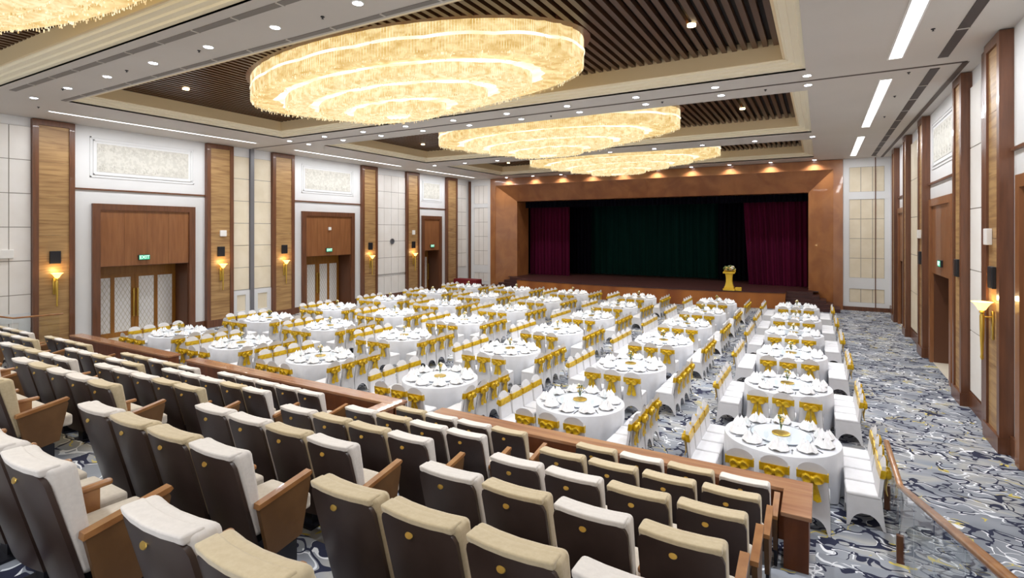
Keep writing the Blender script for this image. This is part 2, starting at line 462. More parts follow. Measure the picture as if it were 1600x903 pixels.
# baseboards
b = MB(); y = YB
for a, c in LD: b.box(XL, XL+.05, y, a-.25, 0, .3); y = c+.25
b.box(XL, XL+.05, y, YE, 0, .3); struct('baseboard_left', b, DKWOOD)
b = MB(); y = YB
for a, c in RD: b.box(XR-.06, XR, y, a-.25, 0, .36); y = c+.25
b.box(XR-.06, XR, y, YE, 0, .36); struct('baseboard_right', b, DKWOOD)
b = MB(); b.box(1.0, XR, YE-.1, YE, 0, .2); b.box(XL, -20.5, YE-.1, YE, 0, .2); struct('baseboard_stage', b, DKWOOD)

# ------------------------------------------------------------------ doors
def door(n, y0, y1, sgn, leaves, x):
    """opening y0..y1; wood frame round it up to 5.07; transom panel; recessed leaves"""
    r = bpy.data.objects.new('door_%d' % n, None); col.objects.link(r); r['kind'] = 'structure'
    r.location = (x, (y0+y1)/2, 0); w = (y1-y0)/2
    def bx(b, x0, x1, *q):
        if sgn < 0: x0, x1 = -x1, -x0
        b.box(x0, x1, *q)
    fw = .24
    b = MB(); bx(b, 0, .1, -w-fw, -w, 0, 5.07); bx(b, 0, .1, w, w+fw, 0, 5.07); bx(b, 0, .1, -w, w, 4.85, 5.07)
    b.build('door_frame', DKWOOD if sgn > 0 else DOORWOOD, r)
    b = MB(); nn = 4 if w > 1 else 2
    for i in range(nn):
        a = -w+2*w*i/nn; c = -w+2*w*(i+1)/nn; bx(b, 0, .04, a, c-.006, 2.79, 4.85)
    b.build('transom_panel', DOORWOOD, r)
    b = MB(); d = -.92
    bx(b, d, 0, -w, -w+.03, 0, 2.79); bx(b, d, 0, w-.03, w, 0, 2.79); bx(b, d, 0, -w, w, 2.77, 2.8)
    b.build('door_jamb', JAMB, r)
    b = MB(); bx(b, d, .02, -w, w, 0, .012); b.build('threshold', THRESH, r)
    b = MB(); bx(b, d-.04, d+.02, -w, w, 2.42, 2.79); b.build('door_header', LEAFWOOD, r)
    for i in range(leaves):
        a = -w+.03+(2*w-.06)*i/leaves; c = -w+.03+(2*w-.06)*(i+1)/leaves
        m_ = MB(); npan = 2 if (c-a) > 1.0 else 1
        gaps = [a+.005]; 
        st = .13
        pw = ((c-a-.01)-st*(npan+1))/npan
        q = a+.005
        for j in range(npan+1):
            bx(m_, d-.02, d+.04, q, q+st, .01, 2.42); 
            if j < npan: bx(m_, d-.02, d+.04, q+st, q+st+pw, .01, .2); bx(m_, d-.02, d+.04, q+st, q+st+pw, 2.3, 2.42)
            q += st+pw
        lf = m_.build('door_leaf', LEAFWOOD, r)
        q = a+.005+st
        for j in range(npan):
            m_ = MB(); m_.mi = 0; bx(m_, d-.01, d+.015, q, q+pw, .2, 2.3); m_.mi = 1
            # diamond lattice of thin bars
            step = .15; s_ = -int(2.1/step)-2
            for kk in range(s_, int(pw/step)+int(2.1/step)+3):
                for dr in (1, -1):
                    # line: u = kk*step + dr*(v)
                    pts = []
                    for v in (0, 2.1):
                        pts.append((kk*step*1.0 + dr*v*.55, v))
                    (u0, v0), (u1, v1) = pts
                    if u0 > u1: u0, v0, u1, v1 = u1, v1, u0, v0
                    if u1 <= 0 or u0 >= pw: continue
                    if u0 < 0: v0 = v0+(v1-v0)*(0-u0)/(u1-u0); u0 = 0
                    if u1 > pw: v1 = v0+(v1-v0)*(pw-u0)/(u1-u0); u1 = pw
                    if abs(v1-v0) < .02: continue
                    th = .011; xx0, xx1 = (d+.015, d+.02) if sgn > 0 else (-d-.02, -d-.015)
                    m_.add([(xx0, q+u0, .2+v0-th), (xx0, q+u0, .2+v0+th), (xx0, q+u1, .2+v1+th), (xx0, q+u1, .2+v1-th),
                            (xx1, q+u0, .2+v0-th), (xx1, q+u0, .2+v0+th), (xx1, q+u1, .2+v1+th), (xx1, q+u1, .2+v1-th)],
                           [(0,1,2,3),(7,6,5,4),(0,4,5,1),(2,6,7,3),(1,5,6,2),(0,3,7,4)])
            m_.build('lattice_panel', [CHINA, LATTICE], lf)
            q += st+pw
        hy = (c-.07) if i % 2 == 0 else (a+.07)
        m_ = MB(); xo = d+.09
        for zz in (.85, 1.75): bx(m_, d+.04, xo+.02, hy-.015, hy+.015, zz-.015, zz+.015)
        bx(m_, xo, xo+.03, hy-.018, hy+.018, .75, 1.85)
        m_.build('handle', GOLDM, lf)
    return r
door(1, *LD[0], 1, 2, XL); door(2, *LD[1], 1, 2, XL); door(3, *LD[2], 1, 1, XL)
door(4, *RD[0], -1, 2, XR); door(5, *RD[1], -1, 2, XR); door(6, *RD[2], -1, 1, XR)

# picture rail strips and relief panels above the doors
for a, c in ((8.52,13.12),(17.45,21.93),(26.89,29.78)):
    b = MB(); b.box(XL, XL+.05, a, c, 5.54, 5.6); struct(T(), b, DKWOOD)
for a, c in ((9.0,12.95),(17.1,21.6),(26.45,29.3)):
    b = MB(); b.box(XR-.06, XR, a, c, 5.54, 5.6); struct(T(), b, DKWOOD)
def relief(x, y0, y1, z0, z1, sgn, label):
    t = thing('relief_panel', label, 'wall panel', (x, (y0+y1)/2, (z0+z1)/2)); w = (y1-y0)/2; h = (z1-z0)/2
    def bx(b, x0, x1, *q):
        if sgn < 0: x0, x1 = -x1, -x0
        b.box(x0, x1, *q)
    b = MB()
    for e, d in ((0,.02),(.1,.03)):
        bx(b, 0, d, -w+e, -w+e+.04, -h+e, h-e); bx(b, 0, d, w-e-.04, w-e, -h+e, h-e)
        bx(b, 0, d, -w+e, w-e, -h+e, -h+e+.04); bx(b, 0, d, -w+e, w-e, h-e-.04, h-e)
    b.build('frame', WHITE, t)
    b = MB(); e = .22; random.seed(int(y0*10))
    bx(b, 0, .012, -w+e, w-e, -h+e, h-e)
    nn = int((2*w-2*e)/.34); mm = max(1, int((2*h-2*e)/.34))
    for i in range(nn):
        for j in range(mm):
            cy = -w+e+.17+i*(2*w-2*e-.34)/max(1,nn-1); cz = -h+e+.17+j*(2*h-2*e-.34)/max(1,mm-1)
            for q in range(6):
                an = q*PI/3+random.random(); l_ = .13
                p = (.015*sgn, cy, cz); p2 = (.015*sgn, cy+l_*math.cos(an), cz+l_*math.sin(an))
                M = Matrix.Translation(((.014)*sgn, (p[1]+p2[1])/2, (p[2]+p2[2])/2)) @ Matrix.Rotation(an, 4, 'X')
                b.lathe([(.001,-.01),(.8,-.004),(1,0),(.8,.006),(.001,.012)], 8, M @ Matrix.Rotation(PI/2, 4, 'Y') , sx=.03, sy=l_*.48, cap0=False, cap1=False)
    b.build('ornament', ROSE, t)
relief(XL, 9.02, 12.66, 6.0, 7.45, 1, 'cream ornamental relief panel above the nearest left-wall double door')
relief(XL, 17.98, 21.4, 6.0, 7.45, 1, 'cream ornamental relief panel above the second left-wall double door')
relief(XL, 27.3, 29.4, 6.0, 7.45, 1, 'small cream relief panel above the farthest left-wall door')
relief(XR, 17.4, 21.2, 6.0, 7.45, -1, 'cream relief panel on right wall above doorway with exit sign')

# ------------------------------------------------------------------ text on signs
def text_mesh(name, txt, size, m, parent, loc, rot):
    cu = bpy.data.curves.new(name, 'FONT'); cu.body = txt; cu.size = size; cu.align_x = 'CENTER'; cu.align_y = 'CENTER'; cu.extrude = .002
    to = bpy.data.objects.new(name, cu); col.objects.link(to)
    dg = bpy.context.evaluated_depsgraph_get(); me = bpy.data.meshes.new_from_object(to.evaluated_get(dg))
    bpy.data.objects.remove(to); me.materials.clear(); me.materials.append(m)
    o = bpy.data.objects.new(name, me); col.objects.link(o); o.parent = parent; o.location = loc; o.rotation_euler = rot
    return o
def exit_sign(x, y, z, sgn, label):
    t = thing('exit_sign', label, 'exit sign', (x, y, z))
    b = MB(); b.bbox(-.02, .04, -.2, .2, -.1, .1, .008, 1); b.build('housing', BLACK, t)
    b = MB(); b.box(*((.04,.045) if sgn > 0 else (-.025,-.02)), -.185, .185, -.085, .085); b.build('green_face', GREENS, t)
    text_mesh('lettering', 'EXIT', .17, SIGNTXT, t, (.049 if sgn > 0 else -.029, 0, 0), (PI/2, 0, PI/2 if sgn > 0 else -PI/2))
exit_sign(XL+.06, 10.75, 3.08, 1, 'green EXIT sign over the nearest left-wall double door')
exit_sign(XL+.06, 19.65, 3.08, 1, 'green EXIT sign over the second left-wall double door')
exit_sign(XL+.06, 28.3, 3.08, 1, 'tiny green EXIT sign over the farthest left-wall door')
exit_sign(XR-.08, 19.5, 3.15, -1, 'green EXIT sign on the right-wall transom')

# wall speakers, sconces, small boxes
def speaker(x, y, z, sgn, label):
    t = thing('wall_speaker', label, 'speaker', (x, y, z))
    b = MB(); b.bbox(*((0,.07) if sgn > 0 else (-.07,0)), -.15, .15, -.21, .21, .012, 2); b.build('cabinet', BLACK, t)
    b = MB(); b.box(*((.07,.075) if sgn > 0 else (-.075,-.07)), -.13, .13, -.17, .19); b.build('grille', STEEL, t)
def sconce(x, y, z, sgn, label):
    t = thing('wall_sconce', label, 'wall lamp', (x, y, z)); s = sgn
    b = MB(); b.lathe([(.015,-.95),(.03,-.9),(.022,-.85),(.035,-.5),(.04,-.1),(.028,-.06),(.05,-.03),(.03,0)], 12, Matrix.Translation((.17*s,0,0)))
    b.bar((0,0,-.12), (.17*s,0,-.12), .03, .03); b.bbox(*((0,.03) if s > 0 else (-.03,0)), -.06, .06, -.55, 0, .01, 1)
    b.build('stem', GOLDM, t, True)
    b = MB(); b.lathe([(.03,0),(.06,.02),(.09,.08),(.13,.14),(.17,.17)], 20, Matrix.Translation((.17*s,0,0)), cap1=False)
    b.lathe([(.16,.17),(.12,.135),(.085,.08),(.05,.03),(.02,.015)], 20, Matrix.Translation((.17*s,0,0)), cap0=False)
    b.build('glass_cup', SCON, t, True)
    li = bpy.data.lights.new('sconce_bulb', 'POINT'); li.energy = 6; li.color = (1,.72,.36); li.shadow_soft_size = .05
    lo = bpy.data.objects.new('sconce_bulb', li); col.objects.link(lo); lo.location = (.2*s,0,.26); lo.parent = t
def wbox(x, y, z, sgn, label, w=.12, h=.14):
    b = MB(); b.bbox(*((0,.07) if sgn > 0 else (-.09,0)), -w, w, -h, h, .012, 2)
    tag(b.build('alarm_box', WPLAST, loc=(x,y,z)), label, 'alarm box')
pos = ['nearest left pilaster','second left-wall pilaster','third left-wall pilaster','fourth left-wall pilaster','fifth left-wall pilaster']
for (a, c), l in zip(LP[:5], pos):
    yy = (a+c)/2+.02
    speaker(XL+.14, yy, 3.2, 1, 'small black speaker on the '+l); sconce(XL+.14, yy, 2.5, 1, 'gold wall lamp glowing on the '+l)
wbox(XL+.14, 13.82, 3.98, 1, 'white square box high on the second left-wall pilaster', .14, .13)
wbox(XL+.14, 26.3, 3.98, 1, 'white box high on the fifth left-wall pilaster')
wbox(XL+.04, 19.7, 4.2, 1, 'small pale lamp on transom of second left-wall door', .08, .08)
b = MB(); b.bbox(0,.09, -.3,.3, -.14,.14, .02, 2); tag(b.build('emergency_light', WPLAST, loc=(XL+.045, 6.62, 3.35)), 'white emergency light on pale tiled wall at far left', 'emergency light')
b = MB(); b.lathe([(.13,0),(.17,0),(.17,.05),(.13,.05)], 24, Matrix.Rotation(PI/2, 4, 'Y'), cap0=False, cap1=False); b.lathe([(.13,.01),(.13,.02)], 24, Matrix.Rotation(PI/2, 4, 'Y'))
tag(b.build('wall_clock', GREYM, loc=(XL+.05, 24.45, 3.45)), 'small round grey ring on white panelled wall between pilasters', 'wall fitting')
for y_, l in ((13.5,'nearest right-wall pilaster'),(16.55,'second right-wall pilaster'),(22.1,'third right-wall pilaster')):
    speaker(2.88, y_, 3.2, -1, 'black speaker on the '+l)
sconce(2.88, 13.55, 2.55, -1, 'gold wall lamp with lit cup on the nearest right-wall pilaster')
wbox(2.88, 13.75, 3.98, -1, 'white box above speaker on the nearest right-wall pilaster', .12, .16)
wbox(2.88, 22.2, 3.98, -1, 'white box on the third right-wall pilaster')

# ------------------------------------------------------------------ ceiling fittings
def vent(x0, x1, y0, y1, m, label, div=1.2):
    t = thing('ceiling_vent', label, 'air vent', ((x0+x1)/2, (y0+y1)/2, ZC)); w = (x1-x0)/2; d = (y1-y0)/2
    b = MB(); b.box(-w, w, -d, d, -.012, 0); b.build('grille', m, t)
    b = MB(); n = int(max(w, d)*2/div)
    for i in range(1, n):
        if w > d: q = -w+2*w*i/n; b.box(q-.02, q+.02, -d-.01, d+.01, -.02, 0)
        else: q = -d+2*d*i/n; b.box(-w-.01, w+.01, q-.02, q+.02, -.02, 0)
    b.build('divider', CEIL, t)
vent(-18.5, -.4, 5.62, 5.76, VENTG, 'long grey vent slot on beam, side nearer the camera')
vent(-18.7, -.4, 6.8, 6.92, VENTG, 'long grey vent slot on beam beside the largest chandelier')
vent(2.17, 2.35, 5, 14.5, VENT, 'dark vent strip over right aisle, nearer section', 1.6)
vent(2.17, 2.35, 15.4, 31.9, VENT, 'dark vent strip over right aisle running to the stage', 1.6)
def linear(x0, x1, y0, y1, label, pw=28):
    t = thing('linear_light', label, 'ceiling light', ((x0+x1)/2, (y0+y1)/2, ZC)); w = (x1-x0)/2; d = (y1-y0)/2
    b = MB(); b.box(-w-.03, w+.03, -d-.03, -d, -.02, 0); b.box(-w-.03, w+.03, d, d+.03, -.02, 0); b.box(-w-.03, -w, -d, d, -.02, 0); b.box(w, w+.03, -d, d, -.02, 0)
    b.build('frame', WPLAST, t)
    n = max(1, int(2*d/1.15)); 
    b = MB()
    for i in range(n): b.box(-w, w, -d+2*d*i/n+.03, -d+2*d*(i+1)/n-.03, -.015, 0)
    b.build('diffuser', LINEAR, t)
    li = bpy.data.lights.new('linear_tube', 'AREA'); li.shape = 'RECTANGLE'; li.size = 2*w; li.size_y = 2*d; li.energy = pw*2*d; li.color = (.95,.97,1)
    lo = bpy.data.objects.new('linear_tube', li); col.objects.link(lo); lo.location = (0,0,-.022); lo.parent = t
linear(1.27, 1.5, 4.5, 14.07, 'bright linear light over right aisle, nearest section')
linear(1.27, 1.5, 15.9, 22.85, 'bright linear light over right aisle, middle section')
linear(1.27, 1.5, 25.1, 31.3, 'bright linear light over right aisle, section by the stage')
linear(-20.72, -20.6, 7.2, 14.25, 'thin light line along left ceiling, nearest section', 30)
linear(-20.92, -20.8, 16.3, 23.5, 'thin light line along left ceiling, middle section', 30)
linear(-21.04, -20.92, 25.0, 31.2, 'thin light line along left ceiling, section by the stage', 30)

b = MB(); b.lathe([(.085,-.012),(.105,-.008),(.11,0)], 16, cap0=False, cap1=False); ringm = b.build('trim_ring', WPLAST)
b = MB(); b.lathe([(.085,-.012),(.085,0)], 16); lampm = b.build('lamp', DOWN)
rows = [(-1.9,'beam above the theatre seats'),(6.3,'beam before the largest chandelier'),(14.6,'near side of the track line'),(15.55,'far side of the track line'),(24.2,'beam between the two far chandeliers'),(32.22,'strip above the stage front')]
first = None
beam = bpy.data.lights.new('downlight_beam', 'SPOT'); beam.energy = 360; beam.spot_size = 2.3; beam.spot_blend = .9; beam.shadow_soft_size = .09; beam.color = (.93,.96,1)
beam_far = bpy.data.lights.new('downlight_beam_stage', 'SPOT'); beam_far.energy = 160; beam_far.spot_size = 2.4; beam_far.spot_blend = .8; beam_far.shadow_soft_size = .05; beam_far.color = (1,.98,.97)
for y_, l in rows:
    for i in range(10):
        x_ = -19.0+2.08*i
        lab = 'round white downlight, %s from left, %s' % (ORD[i], l)
        if first is None:
            first = thing('downlight', lab, 'downlight', (x_, y_, ZC), 0, 'recessed downlights'); ringm.parent = first; lampm.parent = first
        else: dup(first, (x_, y_, ZC), 0, lab, 'recessed downlights')
        li = beam_far if y_ > 30 else beam
        lo = bpy.data.objects.new('downlight_beam', li); col.objects.link(lo); lo.location = (x_, 32.22 if y_ > 30 else y_, ZC-.03)
for i, (x_, y_, z_) in enumerate([(-2.3,11.4,8.3),(-2.35,20.1,8.3),(-16.4,9.0,8.3),(-16.9,28.9,8.3),(-16.9,20.6,8.3)]):
    b = MB(); b.lathe([(.06,0),(.06,.05)], 12); b.lathe([(.06,.0),(.09,.0),(.09,.05)], 12, cap0=False, cap1=False)
    tag(b.build('spot_lamp', SMALLWARM, loc=(x_,y_,z_)), 'small warm spot in slatted coffer, '+['right of the largest chandelier','right of the middle chandelier','left of the largest chandelier','left of the farthest chandelier','left of the middle chandelier'][i], 'spotlight')
sp = None
for i, (px, py) in enumerate([(311,79),(198,110),(504,26),(60,167),(98,139),(1458,45),(1420,113),(1398,150),(1382,182),(1035,159),(861,181),(1196,140)]):
    t_ = (px-800)/F; cz = F*(H-ZC)/(py-360.2); X = (math.cos(YAW)*t_-math.sin(YAW))*cz; Y = (math.sin(YAW)*t_+math.cos(YAW))*cz
    lab = 'tiny dark ceiling sprinkler, %s of the ones dotting the ceiling' % ORD[i]
    if sp is None:
        b = MB(); b.lathe([(.035,0),(.035,-.012),(.01,-.018),(.01,-.035),(.022,-.038),(.022,-.042)], 10)
        sp = b.build('sprinkler', STEEL, loc=(X,Y,ZC+.005))
    else:
        sp = sp.copy(); col.objects.link(sp); sp.location = (X,Y,ZC)
    tag(sp, 'tiny dark sprinkler head on the ceiling', 'sprinkler', 'ceiling sprinklers')

# ------------------------------------------------------------------ chandeliers
TIERS = [(5.04,2.4,8.34,7.70,7.80),(3.78,1.8,7.95,7.46,7.56),(2.62,1.22,7.72,7.25,7.34),(1.45,.66,7.5,7.05,7.12)]
def chandelier(label):
    t = thing('crystal_chandelier', label, 'chandelier', (0,0,0), 0, 'oval crystal chandeliers')
    random.seed(3)
    b = MB(); b.lathe([(1.0,8.33),(1.03,8.34),(1.03,8.42),(1.0,8.43)], 72, sx=5.06, sy=2.44); b.build('canopy', DKWOOD, t)
    for q, (A, Bq, zt, zb, zi) in enumerate(TIERS):
        inner = TIERS[q+1][0]/A*.97 if q < 3 else .02
        b = MB()
        def rf(r, z, a, kk, q=q):
            return r*(1+.004*math.sin(90*a)+.003*math.sin(47*a+1))
        pr = [(1.0, zt), (1.0, (zt+zb)/2), (1.0, zb+.1), (.992, zb+.045), (.975, zb+.012)]
        m_ = 8
        for i in range(m_+1):
            u = i/m_; r = .955-(.955-inner)*u
            pr.append((r, zb + (zi-zb)*(u**1.5) - .03*math.sin(u*PI)))
        b.lathe(pr, 144, sx=A, sy=Bq, cap0=True, cap1=True, rfn=rf)
        b.build('crystal_tier', CRYS if q else CRYSU, t, True)
        # wavy bright ribbon of lamps
        b = MB(); r0 = inner+(1-inner)*.16; n = 144; vs = []; fs = []
        for w_, (rr, dz) in enumerate(((r0+.09,.0),(r0+.04,-.05),(r0-.05,-.045),(r0-.1,.01))):
            for i in range(n):
                a = 2*PI*i/n; wob = 1+.025*math.sin(14*a+q)+.015*math.sin(31*a)
                vs.append((A*rr*wob*math.cos(a), Bq*rr*wob*math.sin(a), zi-.035+dz+.012*math.sin(13*a)))
        for w_ in range(3):
            for i in range(n):
                j = (i+1) % n; fs.append((w_*n+i, w_*n+j, (w_+1)*n+j, (w_+1)*n+i))
        b.add(vs, fs); b.build('lamp_ring', BAND, t, True)
        if q == 0:
            b = MB(); n = 180; vs = []; fs = []
            for w_ in range(3):
                for i in range(n):
                    a = 2*PI*i/n; zz = 8.02+.035*abs(math.sin(9*a))+(-.035,0,.035)[w_]; ex = (1.004,1.009,1.004)[w_]
                    vs.append((A*ex*math.cos(a), Bq*ex*math.sin(a), zz))
            for w_ in range(2):
                for i in range(n):
                    j = (i+1) % n; fs.append((w_*n+i, w_*n+j, (w_+1)*n+j, (w_+1)*n+i))
            b.add(vs, fs); b.build('lamp_ring', BAND, t, True)
        # hanging strings of beads
        b = MB(); cnt = int([1500,1200,800,350][q])
        for i in range(cnt):
            u = math.sqrt(random.uniform(inner**2, 1)); a = random.uniform(0, 2*PI)
            x, y = A*u*math.cos(a), Bq*u*math.sin(a)
            uu = (1-u)/(1-inner); z1 = zb+(zi-zb)*uu**1.5; ln_ = random.uniform(.02,.06); s = .009
            b.add([(x-s,y-s,z1),(x+s,y-s,z1),(x,y+s,z1),(x-s,y-s,z1-ln_),(x+s,y-s,z1-ln_),(x,y+s,z1-ln_)], [(0,1,4,3),(1,2,5,4),(2,0,3,5),(3,4,5)])
        n = int(420*A/5.04)
        for i in range(n):
            a = 2*PI*i/n; x, y = A*1.003*math.cos(a), Bq*1.003*math.sin(a); s = .005
            z0 = zb+.03-random.uniform(0,.025)
            b.add([(x-s,y-s,zt-.02),(x+s,y-s,zt-.02),(x,y+s,zt-.02),(x-s,y-s,z0),(x+s,y-s,z0),(x,y+s,z0)], [(0,1,4,3),(1,2,5,4),(2,0,3,5),(3,4,5)])
        tag(b.build('bead_strings', BEAD, t), kind='stuff')
    return t
ch = chandelier('largest oval crystal chandelier, whole in view, centre left of ceiling'); ch.location = (-9.5,10.6,0)
dup(ch, (-9.3,19.0,0), 0, 'middle oval crystal chandelier, second from the stage')
dup(ch, (-9.2,27.1,0), 0, 'smallest-looking oval crystal chandelier nearest the stage')
dup(ch, (-9.6,2.05,0), 0, 'crystal chandelier cut off by the top left corner')

# ------------------------------------------------------------------ stage
t = thing('stage', 'raised wooden stage with curved front and corner steps below curtains', 'stage', (0,0,0))
FR = [(-17.5,31.0),(-15.8,30.68),(-14,30.45),(-12.3,30.33),(-10.5,30.3),(-8,30.4),(-5.5,30.62),(-3.5,30.93),(-1.6,31.33)]
b = MB(); b.prism([(-17.5,41)]+[(x,y+.04) for x,y in FR]+[(-1.6,41)], 0, .82, 'z'); b.build('front_panel', STAGEFRONT, t)
b = MB(); b.prism([(-19.2,41.2),(-19.2,32.8),(-17.6,32.8)]+FR+[(-1.6,32.8),(-.1,32.8),(-.1,41.2)], .82, .86, 'z'); b.build('deck', STAGEFLOOR, t)
for sgn, x0 in ((1,-1.6),(-1,-17.5)):
    b = MB()
    for i in range(5):
        z1 = .86-.17*i; xe = x0+sgn*(1.25+.3*i); yf = 32.25-.27*i
        b.box(min(x0,xe), max(x0,xe), yf, 33.0, 0 if i == 4 else z1-.17, z1)
    b.build('steps', STAGEFLOOR, t)
# proscenium
t = thing('proscenium', 'wide splayed wood surround framing the stage opening', 'proscenium', (0,0,0))
O = [(-20.53,0,7.8),(1.0,0,7.8)]
b = MB()
b.box(-20.53,-20.1,YE-.15,YE+.2,0,ZC-.02); b.box(.57,1.0,YE-.15,YE+.2,0,ZC-.02); b.box(-20.1,.57,YE-.15,YE+.2,7.29,ZC-.02)
b.build('outer_frame', STAGEWOOD, t)
y0_, y1_ = YE-.12, YE+.6
b = MB()
b.add([(-20.1,y0_,0),(-20.1,y0_,7.29),(-18.75,y1_,6.17),(-18.75,y1_,0),(-20.1,y1_,0),(-20.1,y1_,7.29)], [(0,1,2,3),(0,3,4),(1,5,2),(4,3,2,5)]); b.build('left_splay', STAGEWOOD, t)
b = MB()
b.add([(.57,y0_,0),(.57,y0_,7.29),(-.58,y1_,6.17),(-.58,y1_,0),(.57,y1_,0),(.57,y1_,7.29)], [(3,2,1,0),(0,4,3),(2,5,1),(5,2,3,4)]); b.build('right_splay', STAGEWOOD, t)
b = MB()
b.add([(-20.1,y0_,7.29),(.57,y0_,7.29),(-.58,y1_,6.17),(-18.75,y1_,6.17),(-20.1,y1_,7.29),(.57,y1_,7.29)], [(0,1,2,3),(3,2,5,4)]); b.build('top_splay', STAGEWOOD, t)
b = MB(); b.box(-18.95,-18.75,y1_,35.0,.86,6.2); b.box(-.58,-.4,y1_,35.0,.86,6.2); b.box(-18.95,-.4,y1_,34.2,6.17,6.3); b.build('inner_jamb', STAGEWOOD, t)
for nm, bxs in (('wall_backstage_left',(-20.5,-20.3,33.5,41.2,0,7.9)),('wall_backstage_right',(1.0,1.2,33.5,41.2,0,7.9)),('wall_backstage_rear',(-20.5,1.2,41.25,41.4,0,7.9)),
    ('ceiling_backstage',(-20.5,1.2,33.3,41.4,7.9,8.1)),('wall_stage_left',(-20.5,-19.25,33.3,33.5,0,7.9)),('wall_stage_right',(-.05,1.2,33.3,33.5,0,7.9)),('wall_stage_top',(-19.25,-.05,33.3,33.5,6.35,7.9))):
    b = MB(); b.box(*bxs); struct(nm, b, BLACKC)
def curt(name, label, x0, x1, y, z0, z1, m, per=.28, amp=.09, lean=0):
    b = MB(); n = int((x1-x0)/per*6); vs = []; fs = []
    for jz, z in enumerate((z0, (z0+z1)/2, z1)):
        for i in range(n+1):
            u = i/n; x = x0+(x1-x0)*u
            if lean and z > z0: x += lean*(z-z0)/(z1-z0)*(1-u)
            vs.append((x, y+amp*math.sin(2*PI*i/6)+.03*math.sin(i*.37), z))
    for jz in range(2):
        for i in range(n): fs.append((jz*(n+1)+i, jz*(n+1)+i+1, (jz+1)*(n+1)+i+1, (jz+1)*(n+1)+i))
    nn = len(vs)
    vs += [(x_, y_+.02, z_) for x_, y_, z_ in vs]; fs += [tuple(nn+q for q in reversed(f)) for f in fs]
    b.add(vs, fs); tag(b.build(name, m, None, True), label, 'curtain')
curt('stage_curtain', 'burgundy stage curtain at the left of the stage', -18.75, -15.6, 35.3, .87, 6.6, BURG)
curt('stage_curtain', 'plum stage curtain at the right, behind the lectern side', -3.75, -.3, 35.1, .87, 6.6, BURG, lean=-.35)
curt('stage_backdrop', 'dark green backdrop curtain across the back of the stage', -17.6, -3.0, 38.2, .87, 7, GREENC, .5, .1)
curt('stage_leg_curtain', 'black leg curtain just right of the burgundy left curtain', -16.4, -14.8, 37.6, .87, 7, BLACKC)
curt('stage_leg_curtain', 'black leg curtain behind the plum right curtain', -5.9, -3.3, 37.6, .87, 7, BLACKC)
curt('stage_valance', 'black pleated valance across the top of the stage opening', -18.8, -.4, 34.5, 5.75, 6.6, BLACKC)

# lectern with flowers
t = thing('lectern', 'gold-yellow lectern at the right edge of the stage', 'lectern', (-4.3,31.1,.86))
b = MB(); b.bbox(-.3,.3,-.24,.24,0,.1,.01,1); b.bbox(-.24,.24,-.19,.19,.1,.2,.01,1); b.build('base', mat('lectern_gold', (226,186,52), .4), t)
LG = bpy.data.materials['lectern_gold']
b = MB(); n = 8
for i in range(n):
    z0 = .2+.75*i/n; z1 = .2+.75*(i+1)/n; f_ = lambda z: .15+.06*abs((z-.6)/.4)**2
    w0, w1 = f_(z0), f_(z1)
    b.add([(-w0,-w0*.8,z0),(w0,-w0*.8,z0),(w0,w0*.8,z0),(-w0,w0*.8,z0),(-w1,-w1*.8,z1),(w1,-w1*.8,z1),(w1,w1*.8,z1),(-w1,w1*.8,z1)], [(0,1,5,4),(1,2,6,5),(2,3,7,6),(3,0,4,7)])
b.build('column', LG, t)
b = MB(); b.bbox(-.3,.3,-.22,.25,.95,1.02,.01,1, fn=lambda x,y,z: (x,y,z+(-y)*-.15)); b.build('desk', LG, t)
b = MB(); b.bbox(.31,.62,-.12,.12,0,.18,.01,1); tag(b.build('step_box', LG, loc=(-4.3,31.1,.86)), 'low yellow box beside the lectern base', 'box')
def bouquet(mb, r, n, z, seed=1, pr=.07):
    random.seed(seed)
    for i in range(n):
        a = random.uniform(0, 2*PI); u = math.sqrt(random.random())*r; zz = z+random.uniform(0, r)*(1-(u/r)**2*.6)
        mb.mi = random.choice((0,0,1,2))
        s = pr*random.uniform(.6,1.1)
        mb.lathe([(.02*s,-.9*s),(.8*s,-.4*s),(s,.1*s),(.6*s,.6*s),(.05*s,.7*s)], 7, Matrix.Translation((u*math.cos(a),u*math.sin(a),zz)))
b = MB(); bouquet(b, .28, 46, 1.1, 1, .085); tag(b.build('flower_bouquet', [FLOWW, FLOWY, LEAFG], None, True, (-4.3,31.1,.86)), 'white and cream flower arrangement on top of the lectern', 'flowers')
# dark red covered table in the far corner
t = thing('covered_table', 'dark red cloth-covered table in far left corner by stage', 'table', (-21.3,30.8,0))
b = MB(); b.bbox(-.95,.95,-.35,.35,.02,.74,.03,2, fn=lambda x,y,z: (x*(1+.03*(.74-z)), y*(1+.05*(.74-z))+.01*math.sin(x*22)*(.74-z), z), cuts=8); b.build('cloth', DKRED, t, True)

# ------------------------------------------------------------------ raked seating platform
TR = .295
def tz(n): return .43+TR*n
b = MB()
PX0, PX1 = -22.4, -.05
for n in range(9):
    ya = 5.95-n; yb = 6.95-n if n else 7.12
    if yb < YB: break
    b.box(PX0, PX1, max(ya, YB), yb, 0, tz(n))
struct('floor_seating', b, CARPET)
# right aisle of steps, and the two gangway openings
b = MB()
for i in range(20):
    z = .1475*(i+1); ya = 7.8-.5*(i+1)
    if ya < YB: break
    b.box(PX1, .9, ya, ya+.5, 0, z)
struct('floor_aisle', b, CARPET)

